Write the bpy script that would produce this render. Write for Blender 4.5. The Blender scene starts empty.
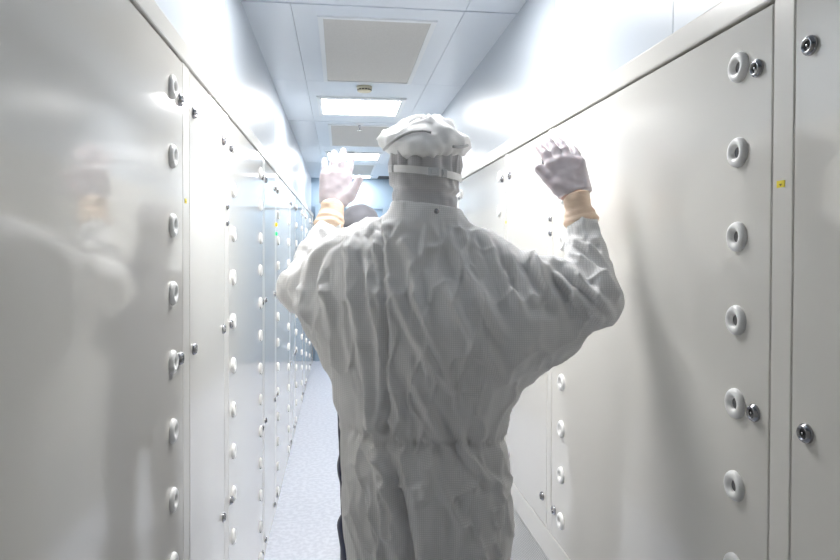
import bpy, bmesh, math, random
import numpy as np
from mathutils import Vector, Matrix
random.seed(3); PI = math.pi
S = bpy.context.scene
COL = S.collection

# ------------------------------------------------------------------ materials
def mat(name, base, rough=.5, metal=0., spec=.5, coat=0., emis=None, estr=0., sheen=0., trans=0., sss=0.):
    m = bpy.data.materials.new(name); m.use_nodes = True
    b = m.node_tree.nodes['Principled BSDF']
    b.inputs['Base Color'].default_value = (*base, 1)
    b.inputs['Roughness'].default_value = rough
    b.inputs['Metallic'].default_value = metal
    b.inputs['Specular IOR Level'].default_value = spec
    b.inputs['Coat Weight'].default_value = coat
    b.inputs['Coat Roughness'].default_value = .06
    b.inputs['Sheen Weight'].default_value = sheen
    b.inputs['Transmission Weight'].default_value = trans
    if sss:
        b.inputs['Subsurface Weight'].default_value = sss
        b.inputs['Subsurface Radius'].default_value = (.02, .012, .01)
        b.inputs['Subsurface Scale'].default_value = .5
    if emis:
        b.inputs['Emission Color'].default_value = (*emis, 1)
        b.inputs['Emission Strength'].default_value = estr
    return m
def nodes(m):
    nt = m.node_tree
    return nt, nt.nodes, nt.links, nt.nodes['Principled BSDF']
def noise_bump(m, scale, strength, dist=.002, detail=3, stretch=(1, 1, 1)):
    nt, N, L, b = nodes(m)
    tc = N.new('ShaderNodeTexCoord'); mp = N.new('ShaderNodeMapping'); mp.inputs['Scale'].default_value = stretch
    nz = N.new('ShaderNodeTexNoise'); nz.inputs['Scale'].default_value = scale; nz.inputs['Detail'].default_value = detail
    bp = N.new('ShaderNodeBump'); bp.inputs['Strength'].default_value = strength; bp.inputs['Distance'].default_value = dist
    L.new(tc.outputs['Object'], mp.inputs['Vector']); L.new(mp.outputs['Vector'], nz.inputs['Vector'])
    L.new(nz.outputs['Fac'], bp.inputs['Height']); L.new(bp.outputs['Normal'], b.inputs['Normal'])
    return nz
def color_noise(m, c0, c1, scale, detail=4, lo=.35, hi=.65):
    nt, N, L, b = nodes(m)
    tc = N.new('ShaderNodeTexCoord'); nz = N.new('ShaderNodeTexNoise')
    nz.inputs['Scale'].default_value = scale; nz.inputs['Detail'].default_value = detail
    cr = N.new('ShaderNodeValToRGB')
    cr.color_ramp.elements[0].color = (*c0, 1); cr.color_ramp.elements[1].color = (*c1, 1)
    cr.color_ramp.elements[0].position = lo; cr.color_ramp.elements[1].position = hi
    L.new(tc.outputs['Object'], nz.inputs['Vector']); L.new(nz.outputs['Fac'], cr.inputs['Fac'])
    L.new(cr.outputs['Color'], b.inputs['Base Color'])
def perforate(m, axes, pitch, radius, c0, c1):
    """round holes in a square grid over two object axes"""
    nt, N, L, b = nodes(m)
    tc = N.new('ShaderNodeTexCoord'); sp = N.new('ShaderNodeSeparateXYZ'); L.new(tc.outputs['Object'], sp.inputs[0])
    sq = []
    for a in axes:
        mu = N.new('ShaderNodeMath'); mu.operation = 'MULTIPLY'; mu.inputs[1].default_value = 1 / pitch
        fr = N.new('ShaderNodeMath'); fr.operation = 'FRACT'
        su = N.new('ShaderNodeMath'); su.operation = 'SUBTRACT'; su.inputs[1].default_value = .5
        po = N.new('ShaderNodeMath'); po.operation = 'MULTIPLY'
        L.new(sp.outputs[a], mu.inputs[0]); L.new(mu.outputs[0], fr.inputs[0]); L.new(fr.outputs[0], su.inputs[0])
        L.new(su.outputs[0], po.inputs[0]); L.new(su.outputs[0], po.inputs[1]); sq.append(po)
    ad = N.new('ShaderNodeMath'); ad.operation = 'ADD'
    L.new(sq[0].outputs[0], ad.inputs[0]); L.new(sq[1].outputs[0], ad.inputs[1])
    lt = N.new('ShaderNodeMath'); lt.operation = 'LESS_THAN'; lt.inputs[1].default_value = radius * radius
    L.new(ad.outputs[0], lt.inputs[0])
    mx = N.new('ShaderNodeMix'); mx.data_type = 'RGBA'
    mx.inputs['A'].default_value = (*c0, 1); mx.inputs['B'].default_value = (*c1, 1)
    L.new(lt.outputs[0], mx.inputs['Factor']); L.new(mx.outputs['Result'], b.inputs['Base Color'])

M = {}
M['door'] = mat('gloss_white_enamel', (.735, .72, .68), .075, spec=.8)
noise_bump(M['door'], 3.2, .03, .01, 2)
M['trim'] = mat('white_trim_enamel', (.75, .735, .695), .22)
M['seal'] = mat('grey_sealant', (.06, .06, .065), .8)
M['upper'] = mat('cool_white_wall_panel', (.47, .515, .57), .34)
M['ceil'] = mat('cool_white_ceiling_panel', (.66, .71, .775), .3)
M['frame'] = mat('white_frame', (.74, .77, .80), .35)
M['filter'] = mat('grey_filter_mesh', (.42, .41, .39), .6)
color_noise(M['filter'], (.52, .515, .50), (.56, .555, .54), 160, 2)
M['lamp'] = mat('lamp_diffuser', (.9, .9, .9), .4, emis=(1., .99, .975), estr=13.)
M['floor'] = mat('pale_vinyl_floor', (.62, .65, .74), .3)
color_noise(M['floor'], (.60, .63, .72), (.70, .73, .82), 38, 6, .42, .6)
M['perf'] = mat('perforated_steel', (.55, .55, .54), .4)
perforate(M['perf'], (1, 2), .010, .33, (.66, .66, .64), (.30, .30, .30))
M['plastic'] = mat('white_plastic', (.92, .92, .91), .32)
M['plastic_hole'] = mat('grey_recess', (.22, .22, .23), .6)
M['chrome'] = mat('polished_chrome', (.42, .42, .44), .14, metal=1.)
M['black'] = mat('black_recess', (.015, .015, .018), .35)
M['cream'] = mat('cream_plastic', (.62, .58, .44), .45)
M['yellow'] = mat('yellow_sticker', (.85, .70, .03), .5)
M['ink'] = mat('sticker_ink', (.25, .18, .02), .6)
M['led_y'] = mat('amber_lens', (.75, .55, .02), .3, emis=(.8, .55, .02), estr=.4)
M['led_g'] = mat('green_lens', (.02, .55, .22), .3, emis=(.02, .6, .25), estr=.4)
M['end'] = mat('pale_blue_end_wall', (.36, .47, .58), .4)
M['enddoor'] = mat('pale_blue_door', (.30, .43, .57), .35)
M['glass'] = mat('blue_glass', (.62, .75, .86), .08, spec=.6)

def fabric(name, c, pitch=.0046, line=.84, bump=.25, rough=.75, sss=0.):
    """woven cloth with a conductive thread grid"""
    m = mat(name, c, rough, spec=.25, sheen=.25, sss=sss)
    if sss:
        pb = m.node_tree.nodes['Principled BSDF']; pb.inputs['Subsurface Radius'].default_value = (1, 1, 1); pb.inputs['Subsurface Scale'].default_value = .035
    nt, N, L, b = nodes(m)
    tc = N.new('ShaderNodeTexCoord'); sp = N.new('ShaderNodeSeparateXYZ'); L.new(tc.outputs['Object'], sp.inputs[0])
    outs = []
    for a in (0, 2):
        mu = N.new('ShaderNodeMath'); mu.operation = 'MULTIPLY'; mu.inputs[1].default_value = 1 / pitch
        fr = N.new('ShaderNodeMath'); fr.operation = 'FRACT'
        lt = N.new('ShaderNodeMath'); lt.operation = 'LESS_THAN'; lt.inputs[1].default_value = .3
        L.new(sp.outputs[a], mu.inputs[0]); L.new(mu.outputs[0], fr.inputs[0]); L.new(fr.outputs[0], lt.inputs[0]); outs.append(lt)
    mxm = N.new('ShaderNodeMath'); mxm.operation = 'MAXIMUM'
    L.new(outs[0].outputs[0], mxm.inputs[0]); L.new(outs[1].outputs[0], mxm.inputs[1])
    mx = N.new('ShaderNodeMix'); mx.data_type = 'RGBA'
    mx.inputs['A'].default_value = (*c, 1); mx.inputs['B'].default_value = (c[0] * line, c[1] * line, c[2] * line, 1)
    L.new(mxm.outputs[0], mx.inputs['Factor']); L.new(mx.outputs['Result'], b.inputs['Base Color'])
    mp = N.new('ShaderNodeMapping'); mp.inputs['Scale'].default_value = (1, 1, .45)
    nz = N.new('ShaderNodeTexNoise'); nz.noise_type = 'RIDGED_MULTIFRACTAL'; nz.inputs['Scale'].default_value = 13; nz.inputs['Detail'].default_value = 3
    nz.inputs['Distortion'].default_value = .8; nz.inputs['Roughness'].default_value = .45
    bp = N.new('ShaderNodeBump'); bp.inputs['Strength'].default_value = bump; bp.inputs['Distance'].default_value = .014
    L.new(tc.outputs['Object'], mp.inputs['Vector']); L.new(mp.outputs['Vector'], nz.inputs['Vector'])
    L.new(nz.outputs['Fac'], bp.inputs['Height']); L.new(bp.outputs['Normal'], b.inputs['Normal'])
    return m
M['suit'] = fabric('white_cleanroom_cloth', (.84, .84, .845), line=.84, bump=1., sss=.15)
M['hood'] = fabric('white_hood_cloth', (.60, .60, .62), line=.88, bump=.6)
M['cap'] = fabric('white_cap_cloth', (.93, .93, .93), line=.97, bump=.5, sss=.5)
M['navy'] = fabric('navy_cloth', (.012, .016, .045), line=.8)
M['cap'].node_tree.nodes['Principled BSDF'].inputs['Subsurface Scale'].default_value = .04
M['greycap'] = fabric('grey_cap_cloth', (.26, .26, .29))
M['stitch'] = mat('grey_stitching', (.62, .62, .63), .8)
M['strap'] = mat('pale_elastic', (.90, .90, .90), .55)
M['clear'] = mat('clear_plastic', (.70, .72, .74), .12)
M['mask2'] = mat('white_mask_cloth', (.6, .6, .62), .8)
M['glove'] = mat('white_nitrile', (.66, .60, .64), .42, sss=.15)
M['tan'] = mat('tan_latex', (.88, .68, .52), .5, sss=.1)
noise_bump(M['tan'], 60, .4, .004, 3, (.5, .5, 2.))
M['skin'] = mat('skin', (.70, .45, .35), .5, sss=.15)
M['boot'] = mat('white_rubber', (.75, .75, .76), .45)

# ------------------------------------------------------------------ mesh helpers
def tag(o, label=None, cat=None, group=None, kind=None):
    if label: o['label'] = label
    if cat: o['category'] = cat
    if group: o['group'] = group
    if kind: o['kind'] = kind
    return o
def empty(name, loc):
    o = bpy.data.objects.new(name, None); o.location = loc; o.empty_display_size = .1; COL.objects.link(o); return o
def obj(name, me, m, parent=None, loc=(0, 0, 0)):
    o = bpy.data.objects.new(name, me)
    if m is not None:
        for mm in (m if isinstance(m, (list, tuple)) else [m]): me.materials.append(mm)
    o.location = loc
    if parent: o.parent = parent
    COL.objects.link(o); return o
def box_bm(bm, lo, hi, bev=0.):
    r = bmesh.ops.create_cube(bm, size=1.)
    vs = r['verts']
    for v in vs:
        v.co = Vector([lo[i] + (v.co[i] + .5) * (hi[i] - lo[i]) for i in range(3)])
    if bev:
        es = list({e for v in vs for e in v.link_edges})
        bmesh.ops.bevel(bm, geom=es, offset=bev, segments=2, profile=.5, affect='EDGES')
def boxes(name, lst, m, parent=None, loc=(0, 0, 0), bev=0., kind=None):
    bm = bmesh.new()
    for lo, hi in lst: box_bm(bm, lo, hi, bev)
    me = bpy.data.meshes.new(name); bm.to_mesh(me); bm.free()
    o = obj(name, me, m, parent, loc)
    if kind: o['kind'] = kind
    return o
def lathe_mesh(name, prof, n=28, axis=0, sgn=1):
    """profile of (along, radius) revolved about an axis; along is multiplied by sgn"""
    vs = []; fs = []
    for a, r in prof:
        for k in range(n):
            t = 2 * PI * k / n
            c = [0, 0, 0]; c[axis] = a * sgn; c[(axis + 1) % 3] = r * math.cos(t); c[(axis + 2) % 3] = r * math.sin(t)
            vs.append(c)
    for i in range(len(prof) - 1):
        for k in range(n):
            q = [i * n + k, i * n + (k + 1) % n, (i + 1) * n + (k + 1) % n, (i + 1) * n + k]
            fs.append(q if sgn < 0 else q[::-1])
    fs.append(list(range(n)) if sgn > 0 else list(range(n))[::-1])
    fs.append([(len(prof) - 1) * n + k for k in range(n)][::(-1 if sgn > 0 else 1)])
    me = bpy.data.meshes.new(name); me.from_pydata(vs, [], fs)
    bm = bmesh.new(); bm.from_mesh(me); bmesh.ops.recalc_face_normals(bm, faces=bm.faces); bm.to_mesh(me); bm.free()
    me.polygons.foreach_set('use_smooth', [True] * len(me.polygons))
    return me
def tube_mesh(name, pts, r, n=8):
    P = [Vector(p) for p in pts]; vs = []; fs = []
    for i, p in enumerate(P):
        t = (P[min(i + 1, len(P) - 1)] - P[max(i - 1, 0)]).normalized()
        a = t.cross(Vector((0, 0, 1))); a = a.normalized() if a.length > .01 else Vector((1, 0, 0)); b = t.cross(a)
        for k in range(n):
            w = 2 * PI * k / n; vs.append(p + a * r * math.cos(w) + b * r * math.sin(w))
    for i in range(len(P) - 1):
        for k in range(n): fs.append([i * n + k, i * n + (k + 1) % n, (i + 1) * n + (k + 1) % n, (i + 1) * n + k])
    fs.append(list(range(n))[::-1]); fs.append([(len(P) - 1) * n + k for k in range(n)])
    me = bpy.data.meshes.new(name); me.from_pydata(vs, [], fs)
    me.polygons.foreach_set('use_smooth', [True] * len(me.polygons)); return me

# ------------------------------------------------------------------ the corridor
XL, XR = -.36, .69           # door faces
WL, WR = -.385, .715         # wall faces behind and above the doors
Y0, Y1, ZC = -1.7, 9.0, 2.465
boxes('floor', [((WL - .12, Y0 - .1, -.1), (WR + .12, Y1 + .1, 0))], M['floor'], kind='structure')

def wall(name, x, s, joints):
    lst = []
    a = Y0
    for j in joints + [Y1]:
        xs = sorted((x, x + s * .02)); lst.append(((xs[0], a + .0015, 1.95), (xs[1], j - .0015, ZC + .002))); a = j
    xs = sorted((x + s * .006, x + s * .12)); 
    o = boxes(name, lst, M['upper'], kind='structure')
    xb = sorted((x + s * .02, x + s * .14))
    boxes(name + '_core', [((xb[0], Y0 - .1, 0), (xb[1], Y1 + .1, ZC + .1))], M['upper'], kind='structure')
    return o
# one mesh per wall: upper panels with joints, plus the body of the wall
def build_wall(name, x, s, joints):
    bm = bmesh.new(); a = Y0 - .1
    for j in joints + [Y1 + .1]:
        xs = sorted((x, x + s * .02)); box_bm(bm, (xs[0], a + .0014, 1.90), (xs[1], j - .0014, ZC + .02)); a = j
    n_up = len(bm.faces)
    xb = sorted((x + s * .02, x + s * .14)); box_bm(bm, (xb[0], Y0 - .1, 0), (xb[1], Y1 + .1, ZC + .1))
    bm.faces.ensure_lookup_table()
    for f in bm.faces[n_up:]: f.material_index = 1
    me = bpy.data.meshes.new(name); bm.to_mesh(me); bm.free()
    o = obj(name, me, [M['upper'], M['seal']]); o['kind'] = 'structure'; return o
build_wall('wall_left', WL, -1, [.6, 2.30, 3.93, 5.60, 7.3])
build_wall('wall_right', WR, 1, [-.4, 1.36, 2.16, 3.86, 5.6, 7.3])
boxes('wall_back', [((WL - .12, Y0 - .1, 0), (WR + .12, Y0, ZC + .1))], M['upper'], kind='structure')

# ceiling: panels with dark joints on a sealed backing
def ceiling():
    bm = bmesh.new()
    ys = [Y0 - .1, .24, 1.44, 2.64, 3.835, 5.03, 6.24, 7.44, 8.64, Y1 + .1]
    xs = [WL - .1, -.195, .5, WR + .1]
    g = .0025
    for i in range(len(ys) - 1):
        for k in range(3):
            w = .0075 if i in (3, 5, 7) else .0016        # every second cross joint is a wide one
            w2 = .0075 if i + 1 in (3, 5, 7) else .0016
            gx = .0008
            box_bm(bm, (xs[k] + (gx if k else 0), ys[i] + w, ZC), (xs[k + 1] - (gx if k < 2 else 0), ys[i + 1] - w2, ZC + .018), .0008)
    n = len(bm.faces)
    box_bm(bm, (WL - .12, Y0 - .1, ZC + .018), (WR + .12, Y1 + .1, ZC + .1))
    bm.faces.ensure_lookup_table()
    for f in bm.faces[n:]: f.material_index = 1
    me = bpy.data.meshes.new('ceiling'); bm.to_mesh(me); bm.free()
    o = obj('ceiling', me, [M['ceil'], M['seal']]); o['kind'] = 'structure'
ceiling()

# far end: wall with a pale blue door
boxes('wall_end', [((WL - .12, Y1, 0), (WR + .12, Y1 + .1, ZC + .1))], M['end'], kind='structure')
boxes('door_1', [((-.27, Y1 - .04, .004), (.57, Y1 - .004, 2.05))], M['enddoor'], bev=.003, kind='structure')
boxes('trim_1', [((-.33, Y1 - .06, 0), (-.275, Y1, 2.11)), ((.575, Y1 - .06, 0), (.63, Y1, 2.11)), ((-.2745, Y1 - .06, 2.055), (.5745, Y1, 2.11))], M['end'], bev=.002, kind='structure')

# rails above and below the doors, and the perforated air return at the base
def rail(name, side, z0, z1, proud, m, bev=.004):
    x0, x1 = (WL, XL + proud) if side < 0 else (XR - proud, WR)
    o = boxes(name, [((x0, Y0, z0), (x1, Y1, z1))], m, bev=bev, kind='structure')
    return o
ZT = {-1: (1.932, 1.979), 1: (1.902, 1.953)}
rail('trim_2', -1, *ZT[-1], .006, M['trim']); rail('trim_3', 1, *ZT[1], .006, M['trim'])
rail('trim_5', 1, .470, .566, 0, M['trim'])
rail('baseboard_left', -1, 0, .012, -.004, M['trim'], .001); rail('baseboard_right', 1, 0, .466, -.006, M['perf'], 0)

# ------------------------------------------------------------------ doors
def grommet_mesh(s):
    pr = [(-.004, .004), (-.004, .026)]
    for k in range(11):
        t = PI * (k / 10) ; pr.append((.001 + .0085 * math.sin(t), .0180 + .0084 * math.cos(t)))
    pr += [(-.001, .0094), (-.002, .0092)]
    me = lathe_mesh('grommet', pr, 32, 0, s)
    return me
def disc_mesh(name, r, a0, a1, s, n=24):
    return lathe_mesh(name, [(a0, r), (a1, r)], n, 0, s)
GR = {s: grommet_mesh(s) for s in (-1, 1)}
def latch_mesh(s):
    pr = [(-.003, .0150), (.003, .0150), (.0048, .0142), (.0058, .0128), (.0078, .0118), (.0086, .0106), (.0084, .0090), (.0052, .0082), (.0048, .001)]
    return lathe_mesh('latch', pr, 30, 0, s)
LA = {s: latch_mesh(s) for s in (-1, 1)}
SOCK = {s: lathe_mesh('key_socket', [(.0044, .0081), (.0060, .0079), (.0062, .0062), (.0055, .0060), (.0055, .0001)], 24, 0, s) for s in (-1, 1)}
PIN = {s: lathe_mesh('socket_pin', [(.0050, .0022), (.0078, .0020), (.0080, .0015)], 16, 0, s) for s in (-1, 1)}
HOLE = {s: disc_mesh('recess', .0098, -.001, .0012, s) for s in (-1, 1)}
for d, m in ((GR, 'plastic'), (LA, 'chrome'), (SOCK, 'black'), (PIN, 'chrome'), (HOLE, 'plastic_hole')):
    for s in d: d[s].materials.append(M[m])
ROWS = {-1: [1.848, 1.700, 1.551, 1.405, 1.256, 1.107, .957, .815, .670, .524, .378, .232, .088], 1: [1.820, 1.672, 1.525, 1.379, 1.233, 1.088, .942, .797, .652]}
LOCKZ = {-1: [1.836, 1.253, .667, .082], 1: [1.804, 1.229, .660]}
def put(name, me, parent, loc):
    o = bpy.data.objects.new(name, me); o.location = loc; o.parent = parent; COL.objects.link(o); return o
def door(side, y0, y1, wide, label):
    """side -1 left, 1 right; the door opens into the corridor, its face at XL or XR"""
    s = -side                                       # outward normal along x
    xf = XL if side < 0 else XR
    zt = ZT[side][0] - .004; zb = .570 if side > 0 else .016
    ym = (y0 + y1) / 2
    r = empty('cabinet_door', (xf, ym, zb))
    tag(r, label, 'door panel', 'wide doors with grommets' if wide else 'narrow doors with key latches')
    bx = sorted((0, -s * .023))
    p = boxes('panel', [((bx[0], y0 + .0025 - ym, 0), (bx[1], y1 - .0025 - ym, zt - zb))], M['door'], r, bev=.0022)
    ends = [y0 + .039, y1 - .036]
    for yl in ends:
        for z in LOCKZ[side]:
            l = put('latch', LA[s], r, (0, yl - ym, z - zb)); l['label'] = 'chrome round key latch'
            k = put('key_socket', SOCK[s], l, (0, 0, 0)); k['label'] = 'black key socket in the latch'
            put('socket_pin', PIN[s], l, (0, 0, 0))
    if wide:
        for yg in (y0 + .091, y1 - .103):
            for z in ROWS[side]:
                g = put('grommet', GR[s], r, (0, yg - ym, z - zb))
                h = put('recess', HOLE[s], g, (0, 0, 0)); h['label'] = 'grey hole in the grommet'
    return r
ORD = ['nearest', 'second', 'third', 'fourth', 'fifth', 'sixth', 'seventh', 'eighth', 'ninth', 'tenth', 'eleventh', 'twelfth']
def run(side, mull, first_wide, start):
    """mull: centres of the mullions; doors between them alternate wide and narrow"""
    hw = .033 if side < 0 else .0245
    xf = (WL, XL) if side < 0 else (XR, WR)
    edges = []; a = start
    for c in mull: edges.append((a, c - hw)); a = c + hw
    w = first_wide
    nm = 'left' if side < 0 else 'right'
    for i, (a, b) in enumerate(edges):
        kind = 'wide white panel door with two columns of round grommets' if w else 'narrow plain white panel door with key latches'
        place = ('nearest door on the %s wall' % nm) if i == 0 else '%s door along the %s wall' % (ORD[i], nm)
        door(side, a, b, w, '%s, %s' % (kind, place)); w = not w
    for i, c in enumerate(mull):
        global TR
        TR += 1
        boxes('trim_%d' % TR, [((xf[0], c - hw + .0005, .566 if side > 0 else .012), (xf[1], c + hw - .0005, ZT[side][0]))], M['trim'], bev=.002, kind='structure')
TR = 5
run(-1, [1.613, 2.168, 3.20, 3.79, 4.86, 5.42, 6.49, 7.05, 8.12, 8.68], True, .46)
run(1, [.963, 2.116, 2.698, 3.85, 4.43, 5.585, 6.165, 7.32, 7.90], False, .40)
# doors behind the lens, plain fillers of the same run
boxes('trim_30', [((WL, Y0, .012), (XL, .455, ZT[-1][0]))], M['trim'], kind='structure')
boxes('trim_31', [((XR, Y0, .566), (WR, .395, ZT[1][0]))], M['trim'], kind='structure')
boxes('trim_32', [((WL, 8.715, .012), (XL, 9.0, ZT[-1][0]))], M['trim'], kind='structure')
boxes('trim_33', [((XR, 7.93, .566), (WR, 9.0, ZT[1][0]))], M['trim'], kind='structure')

# small knobs, lamps and stickers on the mullions
for side, y, z, w in ((1, 2.110, 1.605, 'upper'), (1, 2.110, 1.557, 'lower'), (-1, 2.172, 1.636, 'upper'), (-1, 2.172, 1.584, 'lower')):
    s = -side
    me = lathe_mesh('push_button', [(-.002, .0105), (.002, .0105), (.005, .0085), (.007, .0050)], 20, 0, s)
    o = obj('push_button', me, M['chrome'], None, (XR if side > 0 else XL, y, z))
    tag(o, '%s of two small silver buttons on the %s wall post between narrow and wide door' % (w, 'right' if side > 0 else 'left'), 'button', 'silver buttons on the door posts')
for z, m, c in ((1.640, 'led_y', 'amber'), (1.588, 'led_g', 'green')):
    me = lathe_mesh('indicator_lamp', [(-.002, .011), (.004, .011), (.009, .009), (.011, .004)], 24, 0, 1)
    o = obj('indicator_lamp', me, M[m], None, (XL, 3.79, z))
    tag(o, 'small round %s indicator lamp on a left wall door post' % c, 'lamp', 'indicator lamps')
for side, y, z, pl in ((1, .966, 1.606, 'nearest right wall door post'), (-1, 1.606, 1.613, 'nearest left wall door post'), (1, 2.703, 1.617, 'right wall door post beside the person in white')):
    s = -side
    xf = XR if side > 0 else XL
    xs = sorted((-s * .001, s * .0008))
    o = boxes('warning_sticker', [((xs[0], -.0095, -.0055), (xs[1], .0095, .0055))], M['yellow'], None, (xf, y, z))
    tag(o, 'small yellow sticker on the %s' % pl, 'sticker', 'yellow stickers')
    xs2 = sorted((s * .0008, s * .0011))
    mk = boxes('printed_mark', [((xs2[0], -.0014, -.0030), (xs2[1], .0014, -.0004)), ((xs2[0], -.003, -.0012), (xs2[1], .003, .0002))], M['ink'], o)
    mk['label'] = 'dark printed mark'

# ------------------------------------------------------------------ ceiling fittings
XC = .157
def fitting_frame(bm, x0, x1, y0, y1, w, z0, z1, wy=None):
    wy = wy or w
    for lo, hi in (((x0 - w, y0 - wy, z0), (x1 + w, y0, z1)), ((x0 - w, y1, z0), (x1 + w, y1 + wy, z1)), ((x0 - w, y0, z0), (x0, y1, z1)), ((x1, y0, z0), (x1 + w, y1, z1))):
        box_bm(bm, lo, hi)
def fitting(name, x0, x1, y0, y1, w, inner, m, label, cat, group, drop, mf='frame', wy=None):
    c = Vector(((x0 + x1) / 2, (y0 + y1) / 2, ZC))
    r = empty(name, c); tag(r, label, cat, group)
    bm = bmesh.new(); fitting_frame(bm, x0 - c.x, x1 - c.x, y0 - c.y, y1 - c.y, w, -drop, 0, wy)
    me = bpy.data.meshes.new('frame'); bm.to_mesh(me); bm.free(); obj('frame', me, M[mf], r)
    boxes(inner, [((x0 - c.x, y0 - c.y, -drop * .35), (x1 - c.x, y1 - c.y, 0))], m, r)
    return r
for i, (y0, y1) in enumerate(((.40, 1.42), (2.785, 3.805), (5.155, 6.17), (7.53, 8.5))):
    lab = ['grey square air filter panel in the ceiling above the near end of the corridor', 'large grey square air filter panel, nearest one seen in the ceiling', 'grey air filter panel in the ceiling beyond the first lit lamp', 'small looking grey air filter panel farthest down the ceiling'][i]
    if i: fitting('air_filter', -.072, .383, y0, y1, .022, 'filter_sheet', M['filter'], lab, 'air filter', 'ceiling air filters', .006)
for i, (y0, y1) in enumerate(((1.865, 2.325), (4.25, 4.71), (6.62, 7.07), (8.6, 8.84))):
    lab = ['bright ceiling lamp above and just ahead of the person in white', 'bright rectangular ceiling lamp behind the smoke detector', 'bright ceiling lamp between the second and third air filter panel', 'farthest bright ceiling lamp near the end wall'][i]
    if i == 3: y0, y1 = 8.60, 8.84
    fitting('ceiling_lamp', -.118, .388, y0, y1, .03, 'diffuser', M['lamp'], lab, 'ceiling light', 'lit ceiling lamps', .010, wy=.06)
r = empty('smoke_detector', (.141, 3.93, ZC)); tag(r, 'cream box shaped smoke detector on the ceiling behind the first filter panel', 'smoke detector')
me = lathe_mesh('housing', [(0, .046), (.013, .046), (.016, .043), (.028, .041), (.031, .036), (.032, .002)], 32, 2, -1); obj('housing', me, M['cream'], r)
bm = bmesh.new()
for k in range(14):
    t = 2 * PI * k / 14; c = Vector((math.cos(t) * .0405, math.sin(t) * .0425, -.0215))
    q = bmesh.ops.create_cube(bm, size=1.)
    bmesh.ops.transform(bm, matrix=Matrix.Translation(c) @ Matrix.Rotation(t, 4, 'Z') @ Matrix.Diagonal((.004, .012, .006, 1)), verts=q['verts'])
me = bpy.data.meshes.new('sensor_slot'); bm.to_mesh(me); bm.free(); obj('sensor_slot', me, M['black'], r)
r = empty('sprinkler_head', (.146, 5.09, ZC)); tag(r, 'small silver sprinkler head hanging in front of the second filter panel', 'sprinkler')
me = lathe_mesh('rosette', [(0, .034), (.004, .034), (.010, .020), (.012, .002)], 28, 2, -1); obj('rosette', me, M['frame'], r)
me = lathe_mesh('nozzle', [(.010, .010), (.030, .008), (.034, .004), (.046, .004), (.047, .017), (.049, .017), (.050, .002)], 24, 2, -1); obj('nozzle', me, M['chrome'], r)

# ------------------------------------------------------------------ implicit surfaces for the people
def vnoise(P, scale, seed=0):
    Q = P * np.array(scale, dtype=np.float64) + seed * 17.31
    I = np.floor(Q).astype(np.int64); F = Q - I; F = F * F * F * (F * (F * 6 - 15) + 10)
    def h(ix, iy, iz):
        n = (ix * 73856093) ^ (iy * 19349663) ^ (iz * 83492791) ^ (seed * 2654435761 & 0xffffffff)
        n = (n ^ (n >> 13)) * 1274126177 & 0xffffffff
        n = (n ^ (n >> 16)) & 0xffff
        return n / 32767.5 - 1
    r = 0
    for a in (0, 1):
        for b in (0, 1):
            for c in (0, 1):
                w = (F[:, 0] if a else 1 - F[:, 0]) * (F[:, 1] if b else 1 - F[:, 1]) * (F[:, 2] if c else 1 - F[:, 2])
                r = r + w * h(I[:, 0] + a, I[:, 1] + b, I[:, 2] + c)
    return r
def smin(a, b, k):
    h = np.clip(.5 + .5 * (b - a) / k, 0, 1); return b + (a - b) * h - k * h * (1 - h)
def smax(a, b, k): return -smin(-a, -b, k)
def cone(P, a, b, ra, rb):
    """round cone"""
    a = np.array(a); b = np.array(b); ba = b - a; pa = P - a
    t = np.clip((pa @ ba) / (ba @ ba), 0, 1)
    d = pa - t[..., None] * ba
    return np.sqrt((d * d).sum(-1)) - (ra + (rb - ra) * t)
def ellip(P, c, r, R=None):
    q = P - np.array(c)
    if R is not None: q = q @ R            # columns of R are the local axes
    r = np.array(r); k0 = np.sqrt(((q / r) ** 2).sum(-1)); k1 = np.sqrt(((q / (r * r)) ** 2).sum(-1))
    return k0 * (k0 - 1) / np.maximum(k1, 1e-6)
def loft(P, c, right, rows):
    """stack of ellipses: rows of (z, left reach, right reach, half depth back, half depth front, shift)"""
    rows = np.array(sorted(rows)); z = P[..., 2]
    fwd = np.array((-right[1], right[0]))
    x = (P[..., 0] - c[0]) * right[0] + (P[..., 1] - c[1]) * right[1]
    y = (P[..., 0] - c[0]) * fwd[0] + (P[..., 1] - c[1]) * fwd[1]
    I = lambda k: np.interp(z, rows[:, 0], rows[:, k])
    mid = (I(2) - I(1)) / 2; a = (I(2) + I(1)) / 2; x = x - mid
    b = np.where(y < 0, I(3), I(4))
    k0 = np.sqrt((x / a) ** 2 + (y / b) ** 2); k1 = np.sqrt((x / a ** 2) ** 2 + (y / b ** 2) ** 2)
    d = k0 * (k0 - 1) / np.maximum(k1, 1e-6)
    d = np.where(k0 < .05, -np.minimum(a, b), d)
    cap = np.maximum(rows[0, 0] - z, z - rows[-1, 0])
    return smax(d, cap, .03)
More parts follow.
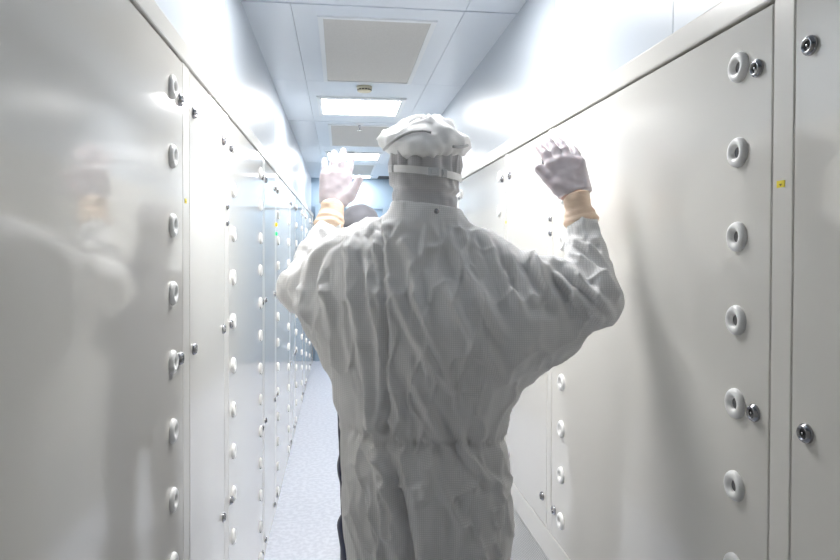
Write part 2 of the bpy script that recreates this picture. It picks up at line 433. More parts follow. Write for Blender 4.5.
def nets(fn, lo, hi, h):
    """surface nets: the zero level of fn as quads"""
    lo = np.array(lo, float); n = np.ceil((np.array(hi) - lo) / h).astype(int) + 1
    F = np.empty(n, np.float32)
    ax = [lo[i] + h * np.arange(n[i]) for i in range(3)]
    for i0 in range(0, n[0], 16):
        g = np.stack(np.meshgrid(ax[0][i0:i0 + 16], ax[1], ax[2], indexing='ij'), -1)
        F[i0:i0 + 16] = fn(g)
    s = F < 0
    cnt = np.zeros(n - 1, np.int8)
    offs = [(a, b, c) for a in (0, 1) for b in (0, 1) for c in (0, 1)]
    sl = lambda A, o: A[o[0]:A.shape[0] - 1 + o[0], o[1]:A.shape[1] - 1 + o[1], o[2]:A.shape[2] - 1 + o[2]]
    for o in offs: cnt += sl(s, o)
    act = np.argwhere((cnt > 0) & (cnt < 8))
    idx = -np.ones(n - 1, np.int64); idx[tuple(act.T)] = np.arange(len(act))
    acc = np.zeros((len(act), 3)); num = np.zeros(len(act))
    for o in offs:
        for k in range(3):
            if o[k]: continue
            o2 = list(o); o2[k] = 1
            fa = F[tuple((act + o).T)]; fb = F[tuple((act + o2).T)]
            m = (fa < 0) != (fb < 0)
            t = np.where(m, fa / np.where(m, fa - fb, 1), 0)
            p = np.array(o, float) + np.zeros((len(act), 3)); p[:, k] += t
            acc += p * m[:, None]; num += m
    V = lo + h * (act + acc / num[:, None])
    Q = []
    for k in range(3):
        a, b = (k + 1) % 3, (k + 2) % 3
        s0 = np.take(s, range(n[k] - 1), k); s1 = np.take(s, range(1, n[k]), k)
        e = np.argwhere(s0 != s1)
        ok = (e[:, a] > 0) & (e[:, b] > 0) & (e[:, a] < n[a] - 1) & (e[:, b] < n[b] - 1); e = e[ok]
        ua = np.zeros(3, int); ua[a] = 1; ub = np.zeros(3, int); ub[b] = 1
        q = np.stack([idx[tuple((e - ua - ub).T)], idx[tuple((e - ub).T)], idx[tuple(e.T)], idx[tuple((e - ua).T)]], 1)
        flip = ~s[tuple(e.T)]
        q[flip] = q[flip][:, ::-1]; Q.append(q)
    return V, np.concatenate(Q)
def vnorm(V, Q):
    n = np.cross(V[Q[:, 2]] - V[Q[:, 0]], V[Q[:, 3]] - V[Q[:, 1]]); N = np.zeros_like(V)
    for k in range(4): np.add.at(N, Q[:, k], n)
    return N / np.maximum(np.linalg.norm(N, axis=1), 1e-12)[:, None]
def relax(V, Q, it=2, w=.5):
    E = np.concatenate([Q[:, [0, 1]], Q[:, [1, 2]], Q[:, [2, 3]], Q[:, [3, 0]]])
    c = np.bincount(E[:, 0], minlength=len(V)) + np.bincount(E[:, 1], minlength=len(V))
    for _ in range(it):
        A = np.zeros_like(V); np.add.at(A, E[:, 0], V[E[:, 1]]); np.add.at(A, E[:, 1], V[E[:, 0]])
        V = V + w * (A / np.maximum(c, 1)[:, None] - V)
    return V
def skin_obj(name, fn, lo, hi, h, m, root, disp=None, it=2):
    V, Q = nets(fn, lo, hi, h); V = relax(V, Q, it)
    if disp is not None:
        N = vnorm(V, Q); V = V + N * disp(V, N)[:, None]; V = relax(V, Q, 1, .3)
    V = V - np.array(root.location)
    me = bpy.data.meshes.new(name)
    me.vertices.add(len(V)); me.vertices.foreach_set('co', V.astype(np.float32).ravel())
    me.loops.add(Q.size); me.loops.foreach_set('vertex_index', Q.astype(np.int32).ravel())
    me.polygons.add(len(Q)); me.polygons.foreach_set('loop_start', np.arange(0, Q.size, 4, dtype=np.int32))
    me.update(calc_edges=True); me.validate()
    me.polygons.foreach_set('use_smooth', [True] * len(me.polygons))
    return obj(name, me, m, root)
def pl_dist(x, z, pts):
    """distance to a polyline and position along it (0..1)"""
    best = np.full(x.shape, 9.); tt = np.zeros_like(x); n = len(pts) - 1
    for i in range(n):
        ax, az = pts[i]; bx, bz = pts[i + 1]; dx, dz = bx - ax, bz - az
        t = np.clip(((x - ax) * dx + (z - az) * dz) / (dx * dx + dz * dz), 0, 1)
        d = np.hypot(x - ax - t * dx, z - az - t * dz); m = d < best
        best = np.where(m, d, best); tt = np.where(m, (i + t) / n, tt)
    return best, tt
def folds(V, N, lst, side=-1):
    w = np.clip(side * N[:, 1] * 1.6 , 0, 1); r = np.zeros(len(V))
    xx = V[:, 0] + .006 * vnoise(V, (14, 14, 14), 5); zz = V[:, 2]
    for wd, amp, pts in lst:
        d, t = pl_dist(xx, zz, pts)
        f = np.sin(np.clip(t, .04, .96) * PI) ** .6
        r += amp * f * (np.exp(-(d / wd) ** 2) - .55 * np.exp(-((d - 2.2 * wd) / (1.3 * wd)) ** 2))
    return r * w

# --- hands: wrist, direction of the fingers u, back of the hand n; side +1 puts the thumb at +w
def hand_spec(wrist, u, n, w, thumb, bend, spread=.0225, scale=1., fan_k=.035):
    u = np.array(u, float); u /= np.linalg.norm(u)
    n = np.array(n, float); n -= u * (n @ u); n /= np.linalg.norm(n)
    w = np.array(w, float); w -= u * (w @ u) + n * (w @ n); w /= np.linalg.norm(w)
    wr = np.array(wrist, float); C = []
    knk = []
    for i, (k, ln, rad, kl) in enumerate(((1.5, .073, .0098, .092), (.5, .081, .0100, .097), (-.5, .076, .0096, .093), (-1.5, .060, .0086, .084))):
        kn = wr + scale * (u * kl + w * k * spread); base = wr + scale * (u * .012 + w * k * .014)
        C.append((base, kn, .0175 * scale, .0125 * scale, .014))
        p = kn; fan = k * fan_k
        for seg, fr in enumerate((.45, .31, .24)):
            a = math.radians(bend[seg] + (4 if i == 3 else 0))
            d = u * math.cos(a) - n * math.sin(a) + w * fan * math.cos(a)
            d /= np.linalg.norm(d); q = p + d * ln * fr * scale
            r0 = rad * (1 - .10 * seg) * scale; C.append((p, q, r0, r0 * .9, .003 if seg else .006)); p = q
    t = [np.array(x, float) for x in thumb]
    C.append((wr + scale * (u * .018 + w * .012), t[0], .0155 * scale, .0138 * scale, .010))
    C.append((t[0], t[1], .0135 * scale, .0112 * scale, .006)); C.append((t[1], t[2], .0112 * scale, .0104 * scale, .004))
    return C
def hand_sdf(P, C, off=0.):
    d = None
    for a, b, ra, rb, k in C:
        c = cone(P, a, b, ra + off, rb + off); d = c if d is None else smin(d, c, k)
    return d

# ------------------------------------------------------------------ the person in white
PC = np.array((.17, 1.62)); RT = np.array((.906, -.423)); FW = np.array((.423, .906))
Rsh, Rel, Rcf, Rw = (.335, 1.545, 1.462), (.570, 1.430, 1.388), (.583, 1.545, 1.560), (.574, 1.560, 1.630)
Lsh, Lel, Lcf, Lw = (.013, 1.695, 1.475), (-.108, 1.84, 1.392), (-.034, 1.955, 1.560), (-.021, 1.985, 1.628)
RH = hand_spec(Rw, (-.19, .42, 1.), (-.12, -1, .3), (-1, .1, 0), [(.530, 1.572, 1.656), (.511, 1.588, 1.680), (.495, 1.604, 1.704)], (10, 24, 34), scale=1.07, fan_k=.05)
LH = hand_spec(Lw, (.10, .22, 1.), (.1, -1, .2), (1, .1, 0), [(.028, 1.99, 1.660), (.044, 1.99, 1.686), (.057, 1.992, 1.712)], (6, 16, 24), spread=.0212, scale=1.06, fan_k=.075)
HC = np.array((.210, 1.635, 1.715))
HF = np.array((.40, .917, 0.)); HR = np.array((.917, -.40, 0.)); HRm = np.stack([HR, HF, (0, 0, 1)], 1)

def suit_sdf(P, off=0.):
    t = loft(P, PC, RT, [
        (.70, .135, .245, .125, .12, 0), (.76, .150, .250, .135, .13, 0), (.84, .158, .258, .150, .14, 0), (.90, .166, .258, .155, .14, 0),
        (.96, .169, .252, .150, .135, 0), (1.01, .170, .241, .140, .13, 0), (1.045, .170, .230, .130, .125, 0), (1.09, .176, .236, .137, .13, 0),
        (1.13, .192, .250, .142, .135, 0), (1.18, .203, .285, .146, .14, 0), (1.23, .225, .344, .158, .14, 0), (1.27, .252, .395, .163, .14, 0),
        (1.305, .285, .43, .164, .14, 0), (1.35, .312, .435, .162, .135, 0), (1.40, .290, .38, .152, .13, 0), (1.45, .245, .29, .134, .12, 0),
        (1.50, .215, .225, .105, .11, 0), (1.54, .17, .18, .070, .10, 0), (1.57, .11, .13, .05, .09, 0)])
    a = smin(cone(P, (.30, 1.56, 1.485), Rsh, .075, .07), cone(P, Rsh, Rel, .074, .058), .03)
    a = smin(a, cone(P, Rel, Rcf, .058, .036), .025)
    a = smin(a, cone(P, (.548, 1.445, 1.372), (.38, 1.50, 1.265), .046, .060), .04)
    b = smin(cone(P, (.06, 1.67, 1.49), Lsh, .075, .07), cone(P, Lsh, Lel, .072, .056), .03)
    b = smin(b, cone(P, Lel, Lcf, .054, .038), .025)
    b = smin(b, cone(P, (-.085, 1.80, 1.372), (.03, 1.70, 1.25), .040, .055), .05)
    d = smin(smin(t, a, .035), b, .06)
    sh = smin(cone(P, (.205, 1.625, 1.508), (.318, 1.565, 1.488), .080, .064), cone(P, (.185, 1.645, 1.508), (.035, 1.69, 1.492), .080, .062), .03)
    d = smin(d, sh, .03)
    d = smin(d, smax(cone(P, (.205, 1.61, 1.50), (.212, 1.62, 1.60), .125, .090), P[..., 2] - 1.610 - .12 * (.212 - P[..., 0]), .005), .03)
    lr = smin(cone(P, (.275, 1.555, .84), (.278, 1.56, .50), .115, .088), cone(P, (.278, 1.56, .50), (.272, 1.555, .15), .088, .072), .05)
    ll = smin(cone(P, (.110, 1.67, .86), (.105, 1.71, .50), .098, .080), cone(P, (.105, 1.71, .50), (.098, 1.70, .15), .080, .070), .05)
    lg = smin(lr, ll, .018)
    return smin(d, lg, .045) - off

BACK_FOLDS = [
    (0.010, 0.010, [(0.020, 1.531), (0.023, 1.395), (0.052, 1.234), (0.073, 1.101)]),
    (0.009, 0.008, [(-0.002, 1.465), (0.009, 1.321), (0.039, 1.182)]),
    (0.010, 0.008, [(-0.031, 1.488), (-0.042, 1.423), (-0.022, 1.319)]),
    (0.008, 0.009, [(0.058, 1.522), (0.068, 1.372), (0.098, 1.272)]),
    (0.010, 0.010, [(0.109, 1.431), (0.148, 1.335), (0.192, 1.259), (0.243, 1.189)]),
    (0.010, 0.010, [(0.147, 1.523), (0.171, 1.395), (0.201, 1.293), (0.253, 1.200)]),
    (0.008, 0.007, [(0.059, 1.215), (0.080, 1.094)]),
    (0.008, 0.008, [(0.121, 1.203), (0.146, 1.101)]),
    (0.009, 0.010, [(0.164, 1.213), (0.211, 1.109), (0.249, 1.026)]),
    (0.009, 0.010, [(0.243, 1.131), (0.288, 1.037), (0.326, 0.982), (0.389, 0.949)]),
    (0.008, 0.007, [(0.044, 1.068), (0.103, 0.990), (0.126, 0.904)]),
    (0.008, 0.006, [(0.080, 0.998), (0.115, 0.928), (0.138, 0.858)]),
    (0.010, 0.010, [(0.244, 1.528), (0.315, 1.389), (0.365, 1.291)]),
    (0.010, 0.011, [(0.331, 1.547), (0.362, 1.454), (0.398, 1.349)]),
    (0.010, 0.010, [(0.388, 1.510), (0.420, 1.384)]),
    (0.012, 0.008, [(0.299, 1.315), (0.371, 1.198)]),
    (0.009, 0.006, [(0.195, 1.028), (0.254, 0.922), (0.282, 0.816)]),
    (0.009, 0.006, [(0.300, 0.990), (0.266, 0.875), (0.254, 0.794)]),
    (0.010, 0.007, [(0.205, 1.500), (0.252, 1.362), (0.299, 1.269)]),
    (0.010, 0.011, [(0.433, 1.490), (0.458, 1.425), (0.481, 1.366)]),
    (0.008, 0.010, [(0.503, 1.475), (0.544, 1.414), (0.595, 1.352)]),
    (0.008, 0.010, [(0.507, 1.523), (0.557, 1.475), (0.594, 1.413)]),
    (0.008, 0.009, [(0.489, 1.447), (0.533, 1.381), (0.567, 1.348)]),
    (0.007, 0.008, [(0.520, 1.549), (0.573, 1.501), (0.603, 1.446)]),
    (0.008, 0.009, [(0.467, 1.462), (0.503, 1.414), (0.517, 1.366)]),
    (0.010, 0.010, [(-0.106, 1.467), (-0.126, 1.392), (-0.111, 1.326)]),
    (0.010, 0.010, [(-0.074, 1.486), (-0.095, 1.366), (-0.074, 1.285)]),
    (0.010, 0.008, [(-0.040, 1.526), (-0.079, 1.467), (-0.105, 1.366)]),
]
SEAM = [(.096, 1.575), (.099, 1.387), (.102, 1.228), (.109, 1.087)]
SEAT = [(.107, 1.083), (.126, .961), (.153, .829), (.158, .78)]
SIDE = [(.366, 1.063), (.368, .924), (.360, .72)]
def suit_disp(V, N):
    x, z = V[:, 0], V[:, 2]
    r = folds(V, N, BACK_FOLDS)
    back = np.clip(-N[:, 1] * 1.6, 0, 1)
    # broad drapes and fine creases, both hanging mostly vertically
    r = r * 1.45 + .0080 * vnoise(V, (15, 15, 4.5), 1) + .0042 * vnoise(V, (38, 38, 13), 2)
    c = 1 - np.abs(vnoise(V, (24, 24, 9), 3)); r += .0075 * (c ** 5 - .18) * np.clip(.35 - N[:, 1], .3, 1)
    # crumpled gathers below the collar and at the yoke
    g = np.exp(-((x - .09) / .075) ** 2 - ((z - 1.545) / .035) ** 2)
    r += g * .007 * vnoise(V, (70, 50, 60), 4)
    # gathers at the elastic waist
    g = np.exp(-((z - 1.058 + .02 * (x - .2)) / .014) ** 2)
    r += g * (.003 * np.sin(x * 480 + 5 * vnoise(V, (20, 20, 5), 6)) - .011) * back
    # seams
    d, t = pl_dist(x, z, SEAM); r += back * (-.014 * np.exp(-(d / .006) ** 2) + .005 * np.exp(-((d - .012) / .006) ** 2))
    r += back * .004 * np.exp(-(d / .02) ** 2) * vnoise(V, (60, 60, 60), 7)
    # flap left of the seam, square end above the waist
    fl = np.clip((x - .055) / .004, 0, 1) * np.clip((.1 - x) / .004, 0, 1) * np.clip((z - 1.085) / .004, 0, 1) * np.clip((1.24 - z) / .1, 0, 1); r += back * .007 * fl
    d, t = pl_dist(x, z, SEAT); r += back * (-.034 * t ** .5 * np.exp(-(d / .0085) ** 2) + .010 * np.exp(-((d - .03) / .014) ** 2))
    d, t = pl_dist(x, z, SIDE); r += back * (.004 * np.exp(-(d / .004) ** 2) + .003 * np.exp(-(d / .02) ** 2) * vnoise(V, (50, 50, 40), 8))
    fc = np.clip(-N[:, 1] * 1.5 - .25, .08, 1)
    hip = np.clip((1.05 - z) / .04, 0, 1); c = 1 - np.abs(vnoise(np.stack([x * 26 + z * 9, V[:, 1] * 10, z * 15 - x * 6], 1), (1, 1, 1), 12)); r += fc * hip * .016 * (c ** 6 - .15)
    c = 1 - np.abs(vnoise(np.stack([x * 20 - z * 5, V[:, 1] * 8, z * 6 + x * 8], 1), (1, 1, 1), 14)); r += fc * (1 - hip) * .010 * (c ** 7 - .13)
    # sleeve wrinkles across the forearms
    for a, b, sd in ((Rel, Rcf, 9), (Lel, Lcf, 10)):
        a = np.array(a); b = np.array(b); ax = (b - a) / np.linalg.norm(b - a); s = (V - a) @ ax
        m = np.exp(-(np.maximum(cone(V, a, b, .055, .038), 0) / .015) ** 2)
        r += m * (.0045 * vnoise(np.stack([V @ np.array((1., 0, 0)) * 12, V[:, 1] * 12, s * 45 + V[:, 0] * 25], 1), (1, 1, 1), sd))
    # the collar is a stiffer band
    r *= 1 - .8 * np.clip((z - 1.555) / .02, 0, 1) * np.exp(-((x - .21) / .12) ** 4)
    return r

def head_sdf(P, HCc=HC, Rm=HRm):
    """bare head: cranium, jaw, nose, brow, lips, ears, eyes"""
    L = lambda p: HCc + Rm @ np.array(p)
    d = ellip(P, L((0, -.008, .02)), (.066, .085, .086), Rm)
    d = smin(d, ellip(P, L((0, .028, -.05)), (.052, .060, .068), Rm), .03)
    d = smin(d, cone(P, L((0, .092, -.002)), L((0, .108, -.034)), .008, .013), .012)
    d = smin(d, ellip(P, L((0, .086, -.066)), (.024, .010, .007), Rm), .006)
    d = smin(d, ellip(P, L((0, .080, -.098)), (.022, .018, .016), Rm), .012)
    for s in (-1, 1):
        d = smax(d, -ellip(P, L((s * .031, .094, .006)), (.019, .014, .011), Rm), .008)
        d = smin(d, ellip(P, L((s * .031, .078, .005)), (.013, .012, .012), Rm), .002)
        d = smin(d, ellip(P, L((s * .069, -.006, -.008)), (.009, .018, .030), Rm), .008)
    return d
def body_sdf(P):
    d = suit_sdf(P) + .036 + .03 * np.clip((1.1 - P[..., 2]) / .06, 0, 1)
    d = smin(d, cone(P, (.20, 1.61, 1.48), (.208, 1.625, 1.66), .075, .055), .03)
    d = smin(d, head_sdf(P), .03)
    d = smin(d, cone(P, Rcf, Rw, .026, .025), .015); d = smin(d, cone(P, Lcf, Lw, .026, .025), .015)
    d = smin(d, hand_sdf(P, RH, -.0015), .012); d = smin(d, hand_sdf(P, LH, -.0015), .012)
    return d
def hood_sdf(P):
    d = ellip(P, HC + np.array((0, -.004, .002)), (.081, .104, .112), HRm)
    d = smin(d, cone(P, (.209, 1.622, 1.66), (.207, 1.612, 1.56), .074, .080), .03)
    face = ellip(P, HC + HRm @ np.array((0, .115, -.02)), (.058, .075, .075), HRm)
    return smax(d, -face, .01)
def hood_disp(V, N):
    q = (V - HC) @ HRm; ang = np.arctan2(q[:, 0], -q[:, 1])
    top = np.clip((q[:, 2] + .062) / .055, 0, 1)
    r = .002 + .0060 * top * np.sin(ang * 17 + 4.2 * vnoise(V, (12, 12, 12), 3))
    r += .006 * vnoise(V, (26, 26, 18), 1) + .0035 * vnoise(V, (55, 55, 40), 2) - .001
    r = r * np.clip((V[:, 2] - 1.575) / .03, .25, 1)
    r += -.007 * np.exp(-((q[:, 2] + .072 + .1 * q[:, 0]) / .006) ** 2) + .004 * np.exp(-((q[:, 2] + .060 + .1 * q[:, 0]) / .010) ** 2)
    return r
def rot(ax, deg):
    return np.array(Matrix.Rotation(math.radians(deg), 3, ax))
CC = np.array((.207, 1.628, 1.767)); CR = rot('X', 15) @ rot('Y', 1)
def cap_sdf(P):
    d = ellip(P, CC + np.array((.0, 0, .004)), (.106, .116, .038), CR)
    d = smin(d, ellip(P, CC + np.array((.002, .004, -.001)), (.110, .114, .025), CR), .02)
    d = smin(d, ellip(P, CC + np.array((.008, -.01, .016)), (.066, .085, .040), CR), .03)
    d = smin(d, ellip(P, CC + np.array((.006, .006, -.006)), (.088, .100, .024), HRm), .015)
    return d
def cap_disp(V, N):
    q = V - CC
    r = .008 * vnoise(V, (22, 22, 20), 1) + .005 * vnoise(V, (48, 48, 44), 2)
    c = 1 - np.abs(vnoise(V, (18, 18, 26), 5)); r += .010 * (c ** 5 - .17)
    ang = np.arctan2(q[:, 0], -q[:, 1]); low = np.clip((-q[:, 2] - .01) / .03, 0, 1)
    r += low * .0016 * np.sin(ang * 26 + 2 * vnoise(V, (10, 10, 10), 4))
    return r
def radial(fn, z, dirs, c, off):
    out = []
    for dx, dy in dirs:
        zz = z(dx, dy) if callable(z) else z
        t = np.linspace(.02, .22, 400); P = np.stack([c[0] + dx * t, c[1] + dy * t, np.full_like(t, zz)], 1)
        k = np.argmax(fn(P) > 0); out.append((P[k, 0] + dx * off, P[k, 1] + dy * off, zz))
    return out
def ribbon_mesh(name, path, height, thick, closed, c):
    vs = []; fs = []; n = len(path)
    for (x, y, z) in path:
        d = Vector((x - c[0], y - c[1], 0)).normalized() * thick
        vs += [(x, y, z - height / 2), (x + d.x, y + d.y, z - height / 2), (x + d.x, y + d.y, z + height / 2), (x, y, z + height / 2)]
    for i in range(n if closed else n - 1):
        j = (i + 1) % n
        for k in range(4): fs.append([i * 4 + k, j * 4 + k, j * 4 + (k + 1) % 4, i * 4 + (k + 1) % 4])
    if not closed: fs += [[3, 2, 1, 0], [4 * (n - 1) + k for k in range(4)]]
    me = bpy.data.meshes.new(name); me.from_pydata(vs, [], fs)
    bm = bmesh.new(); bm.from_mesh(me); bmesh.ops.recalc_face_normals(bm, faces=bm.faces); bm.to_mesh(me); bm.free(); return me

root = empty('person', (.18, 1.62, 0)); RL = Vector(root.location)
tag(root, 'person in white hooded coverall seen from behind, both gloved hands raised', 'person')
skin_obj('body', body_sdf, (-.24, 1.30, .02), (.68, 2.16, 1.86), .0075, M['skin'], root)
skin_obj('coverall', suit_sdf, (-.24, 1.28, .05), (.70, 2.06, 1.68), .005, M['suit'], root, suit_disp, 1)
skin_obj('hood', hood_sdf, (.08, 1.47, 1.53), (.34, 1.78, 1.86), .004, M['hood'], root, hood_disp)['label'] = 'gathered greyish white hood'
cap = skin_obj('cap', cap_sdf, (.05, 1.46, 1.66), (.36, 1.80, 1.88), .005, M['cap'], root, cap_disp); cap['label'] = 'puffy bright white cap'
def on_surface(fn, x, z, off):
    t = np.linspace(1.40, 1.66, 600); P = np.stack([np.full_like(t, x), t, np.full_like(t, z)], 1); f = fn(P) < 0
    k = np.argmax(f) if f.any() else np.argmin(fn(P)); return (x, t[k] - off, z)
for pts in ([(.104, 1.740), (.118, 1.751), (.135, 1.763), (.150, 1.771), (.166, 1.776), (.190, 1.777), (.21, 1.773)], [(.262, 1.742), (.275, 1.742), (.288, 1.745), (.304, 1.752)]):
    pp = [Vector(on_surface(cap_sdf, x, z, .004)) - RL for x, z in pts]
    o = obj('elastic_edge', tube_mesh('elastic_edge', pp, .0036), M['stitch'], cap); o['label'] = 'grey gathered elastic edge of the cap'
# goggle strap round the back of the hood, goggles in front
zs = lambda dx, dy: 1.688 - .012 * (dx * HR[0] + dy * HR[1])
ang = [math.radians(a) for a in range(-128, 129, 6)]
dirs = [(-HF[0] * math.cos(a) + HR[0] * math.sin(a), -HF[1] * math.cos(a) + HR[1] * math.sin(a)) for a in ang]
path = [Vector(p) - RL for p in radial(hood_sdf, zs, dirs, HC, .0065)]
st = obj('goggle_strap', ribbon_mesh('goggle_strap', path, .0175, .0018, False, HC - np.array(RL)), M['strap'], root); st['label'] = 'pale elastic goggle strap'
for a, w in ((27, .013), (42, .007), (-34, .008)):
    a = math.radians(a); d = (-HF[0] * math.cos(a) + HR[0] * math.sin(a), -HF[1] * math.cos(a) + HR[1] * math.sin(a))
    p = Vector(radial(hood_sdf, zs, [d], HC, .0075)[0]) - RL
    o = boxes('buckle', [((-w, -.005, -.0098), (w, .001, .0098)), ((-w * .55, -.006, -.005), (w * .55, -.004, .005))], M['clear'], st, p, .0015)
    o.rotation_euler.z = math.atan2(d[1], d[0]) + PI / 2
def gog_sdf(P):
    c = HC + HRm @ np.array((0, .076, .006))
    d = ellip(P, c, (.080, .036, .036), HRm)
    return smax(d, head_sdf(P) * -1 + .002, .004)
o = skin_obj('goggles', gog_sdf, (.10, 1.60, 1.65), (.36, 1.80, 1.78), .005, M['clear'], root); o['label'] = 'clear goggles'
def mask_sdf(P):
    c = HC + HRm @ np.array((0, .055, -.058))
    d = ellip(P, c, (.060, .062, .056), HRm)
    return d
skin_obj('face_mask', mask_sdf, (.12, 1.58, 1.57), (.34, 1.80, 1.74), .005, M['cap'], root)['label'] = 'white face mask'
# collar snap
bt = lathe_mesh('collar_snap', [(0, .0062), (.002, .0062), (.003, .004), (.0032, .0005)], 18, 1, -1)
o = obj('collar_snap', bt, M['chrome'], root, Vector(on_surface(suit_sdf, .222, 1.590, .005)) - RL)
def glove_sdf(C, wr, u, cut):
    u = np.array(u); u = u / np.linalg.norm(u); wr = np.array(wr)
    return lambda P: smax(hand_sdf(P, C, .0022), (cut - (P - wr) @ u), .004)
gR, gL = glove_sdf(RH, Rw, (-.19, .42, 1.), .006), glove_sdf(LH, Lw, (.10, .22, 1.), .004)
gd = lambda V, N: .0012 * vnoise(V, (60, 60, 60), 1)
skin_obj('glove', gR, (.46, 1.48, 1.60), (.66, 1.76, 1.86), .0032, M['glove'], root, gd)['label'] = 'thin white glove on the right hand'
skin_obj('glove', gL, (-.10, 1.90, 1.59), (.12, 2.14, 1.86), .0032, M['glove'], root, gd)['label'] = 'thin white glove on the left hand'
def cuff_sdf(cf, wr, sgn, rs):
    cf = np.array(cf); wr = np.array(wr); ax = (wr - cf) / np.linalg.norm(wr - cf)
    def f(P):
        a = cf - ax * .015; b = wr + ax * .010
        d = smax(cone(P, a, b, rs[0], rs[1]), np.abs((P - (a + b) / 2) @ ax) - np.linalg.norm(b - a) / 2, .006)
        m = cf + ax * .012
        q = P - m; h = q @ ax; rr = np.sqrt(np.maximum((q * q).sum(-1) - h * h, 0))
        d = smin(d, np.sqrt((rr - rs[0] + .004) ** 2 + (h) ** 2) - .0095, .006)
        q = P - (m + ax * .018); h = q @ ax; rr = np.sqrt(np.maximum((q * q).sum(-1) - h * h, 0))
        return smin(d, np.sqrt((rr - rs[1] - .001) ** 2 + h ** 2) - .007, .006)
    return f
cd = lambda V, N: .003 * vnoise(V, (25, 25, 70), 1)
skin_obj('glove_cuff', cuff_sdf(Rcf, Rw, 1, (.037, .031)), (.50, 1.46, 1.50), (.66, 1.64, 1.70), .004, M['tan'], root, cd)['label'] = 'bunched tan inner glove cuff on the right wrist'
skin_obj('glove_cuff', cuff_sdf(Lcf, Lw, 1, (.040, .035)), (-.12, 1.86, 1.50), (.07, 2.06, 1.70), .004, M['tan'], root, cd)['label'] = 'bunched tan inner glove cuff on the left wrist'
def boot_sdf(ank, f):
    f = np.array(f); f = f / np.linalg.norm(f); R3 = np.stack([(f[1], -f[0], 0), (f[0], f[1], 0), (0, 0, 1)], 1); a = np.array(ank)
    def fn(P):
        d = cone(P, a + (0, 0, .20), a + (0, 0, .06), .078, .056)
        d = smin(d, ellip(P, a + R3 @ np.array((0, .07, .045)), (.052, .15, .052), R3), .04)
        d = smin(d, ellip(P, a + R3 @ np.array((0, -.03, .045)), (.045, .06, .05), R3), .03)
        return smax(d, .002 - P[..., 2], .006)
    return fn
skin_obj('boot', boot_sdf((.272, 1.555, 0), (.5, .86)), (.12, 1.40, -.01), (.50, 1.90, .32), .007, M['boot'], root)
skin_obj('boot', boot_sdf((.098, 1.70, 0), (.25, .97)), (-.06, 1.56, -.01), (.30, 2.06, .32), .007, M['boot'], root)

# ------------------------------------------------------------------ the second person, further down the corridor
B = np.array((.145, 3.05))
r2 = empty('person', (B[0], B[1], 0))
tag(r2, 'person in dark navy clothes and grey cap, mostly hidden beyond the one in white', 'person')
p3 = lambda x, y, z: np.array((B[0] + x, B[1] + y, z))
HC2 = p3(-.052, .02, 1.590); I3 = np.eye(3)
def navy_sdf(P, off=0.):
    d = loft(P, B, np.array((1., 0.)), [(.80, .150, .150, .10, .10, 0), (.90, .155, .155, .12, .11, 0), (1.0, .145, .145, .115, .11, 0), (1.1, .145, .145, .11, .11, 0), (1.25, .16, .16, .12, .12, 0), (1.36, .165, .165, .115, .115, 0), (1.43, .10, .10, .08, .09, 0)])
    for s in (-1, 1):
        d = smin(d, cone(P, p3(s * .14, 0, 1.35), p3(s * .165, -.01, 1.10), .05, .042), .02)
        d = smin(d, cone(P, p3(s * .165, -.01, 1.10), p3(s * .115, .13, .93), .042, .034), .02)
        d = smin(d, smin(cone(P, p3(s * .075, 0, .82), p3(s * .08, .01 - s * .05, .48), .088, .066), cone(P, p3(s * .08, .01 - s * .05, .48), p3(s * .08, -s * .06, .10), .066, .055), .04), .03)
    return smin(d, cone(P, p3(-.01, 0, 1.38), p3(-.02, .01, 1.46), .07, .058), .03) - off
def hand2(s):
    w = p3(s * .112, .145, .905)
    return hand_spec(w, (-s * .2, .35, -.9), (s, .1, -.1), (0, 1, .3), [w + np.array((-s * .02, .045, -.03)), w + np.array((-s * .03, .065, -.055)), w + np.array((-s * .038, .075, -.078))], (15, 30, 40), scale=.95)
H2 = [hand2(-1), hand2(1)]
def body2_sdf(P):
    d = smin(navy_sdf(P) + .015, cone(P, p3(-.01, 0, 1.36), p3(-.025, .012, 1.54), .06, .05), .03)
    d = smin(d, head_sdf(P, HC2, I3), .03)
    for s, h in ((-1, H2[0]), (1, H2[1])):
        d = smin(d, cone(P, p3(s * .118, .12, .945), p3(s * .112, .145, .905), .025, .024), .012); d = smin(d, hand_sdf(P, h), .01)
    return d
nd = lambda V, N: .005 * vnoise(V, (16, 16, 6), 1) + .003 * vnoise(V, (35, 35, 16), 2)
skin_obj('body', body2_sdf, (-.13, 2.80, .02), (.38, 3.36, 1.76), .009, M['skin'], r2)
skin_obj('coverall', navy_sdf, (-.13, 2.80, .03), (.38, 3.30, 1.56), .009, M['navy'], r2, nd)['label'] = 'dark navy clothing'
def cap2_sdf(P):
    d = ellip(P, HC2 + np.array((0, -.006, .048)), (.086, .108, .072))
    return smax(d, HC2[2] + .015 - P[..., 2] , .01)
skin_obj('cap', cap2_sdf, (-.02, 2.90, 1.56), (.21, 3.22, 1.76), .006, M['greycap'], r2, lambda V, N: .003 * vnoise(V, (25, 25, 25), 1))['label'] = 'grey cloth cap'
def hood2_sdf(P):
    d = smin(ellip(P, HC2 + np.array((0, -.004, .0)), (.077, .099, .104)), cone(P, HC2 + np.array((0, -.012, -.06)), p3(-.02, .0, 1.42), .070, .078), .03)
    return smax(d, -ellip(P, HC2 + np.array((0, .115, .0)), (.052, .06, .055)), .008)
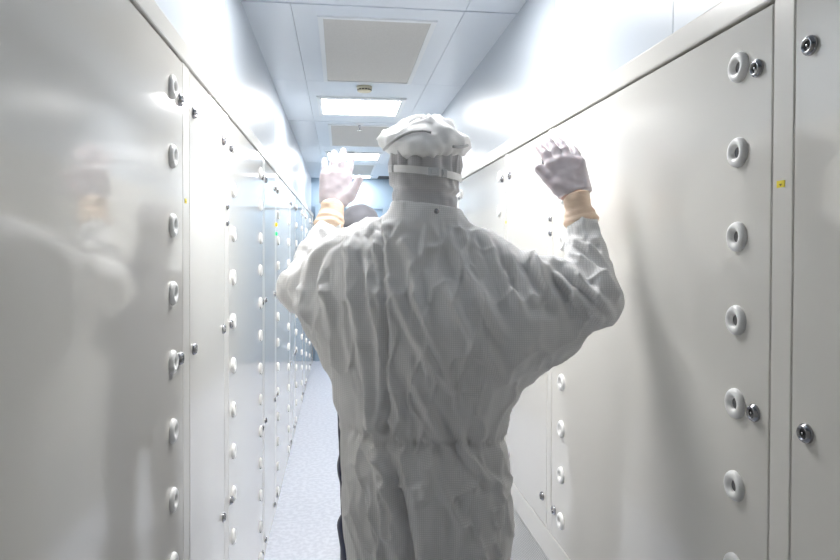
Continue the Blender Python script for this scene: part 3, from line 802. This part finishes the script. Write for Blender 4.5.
skin_obj('hood', hood2_sdf, (-.02, 2.90, 1.40), (.21, 3.24, 1.71), .007, M['navy'], r2, lambda V, N: .003 * vnoise(V, (30, 30, 22), 2))
skin_obj('face_mask', lambda P: ellip(P, HC2 + np.array((0, .058, -.055)), (.056, .056, .052)), (-.02, 2.98, 1.46), (.21, 3.24, 1.62), .006, M['mask2'], r2)['label'] = 'pale grey face mask'
for s in (-1, 1):
    f = boot_sdf(tuple(p3(s * .08, -s * .06, 0)), (0.05 * s, 1))
    skin_obj('boot', f, tuple(p3(s * .08 - .12, -s * .06 - .14, -.01)), tuple(p3(s * .08 + .12, -s * .06 + .27, .32)), .009, M['navy'], r2)

# ------------------------------------------------------------------ camera, world, view
cam = bpy.data.cameras.new('camera'); co = bpy.data.objects.new('camera', cam); COL.objects.link(co)
F = 660.
yaw, pitch, roll = math.atan(80 / F), math.radians(.75), math.radians(.2)
f = Vector((math.sin(yaw) * math.cos(pitch), math.cos(yaw) * math.cos(pitch), -math.sin(pitch)))
rr = Vector((math.cos(yaw), -math.sin(yaw), 0)); uu = rr.cross(f)
r_ = rr * math.cos(roll) + uu * math.sin(roll); u_ = uu * math.cos(roll) - rr * math.sin(roll)
co.matrix_world = Matrix(((r_.x, u_.x, -f.x, 0), (r_.y, u_.y, -f.y, 0), (r_.z, u_.z, -f.z, 1.5), (0, 0, 0, 1)))
cam.sensor_fit = 'HORIZONTAL'; cam.sensor_width = 36; cam.lens = 36 * F / 840
cam.shift_y = -21.4 / 840; cam.clip_start = .02
S.camera = co
w = bpy.data.worlds.new('world'); S.world = w; w.use_nodes = True
w.node_tree.nodes['Background'].inputs['Color'].default_value = (.6, .7, .8, 1)
w.node_tree.nodes['Background'].inputs['Strength'].default_value = .05
S.view_settings.view_transform = 'Standard'; S.view_settings.look = 'None'
S.view_settings.exposure = 1.38; S.view_settings.gamma = 1.; S.view_settings.use_curve_mapping = False
S.cycles.max_bounces = 10; S.cycles.diffuse_bounces = 6; S.cycles.glossy_bounces = 5
S.cycles.use_denoising = True; S.cycles.sample_clamp_indirect = 6.
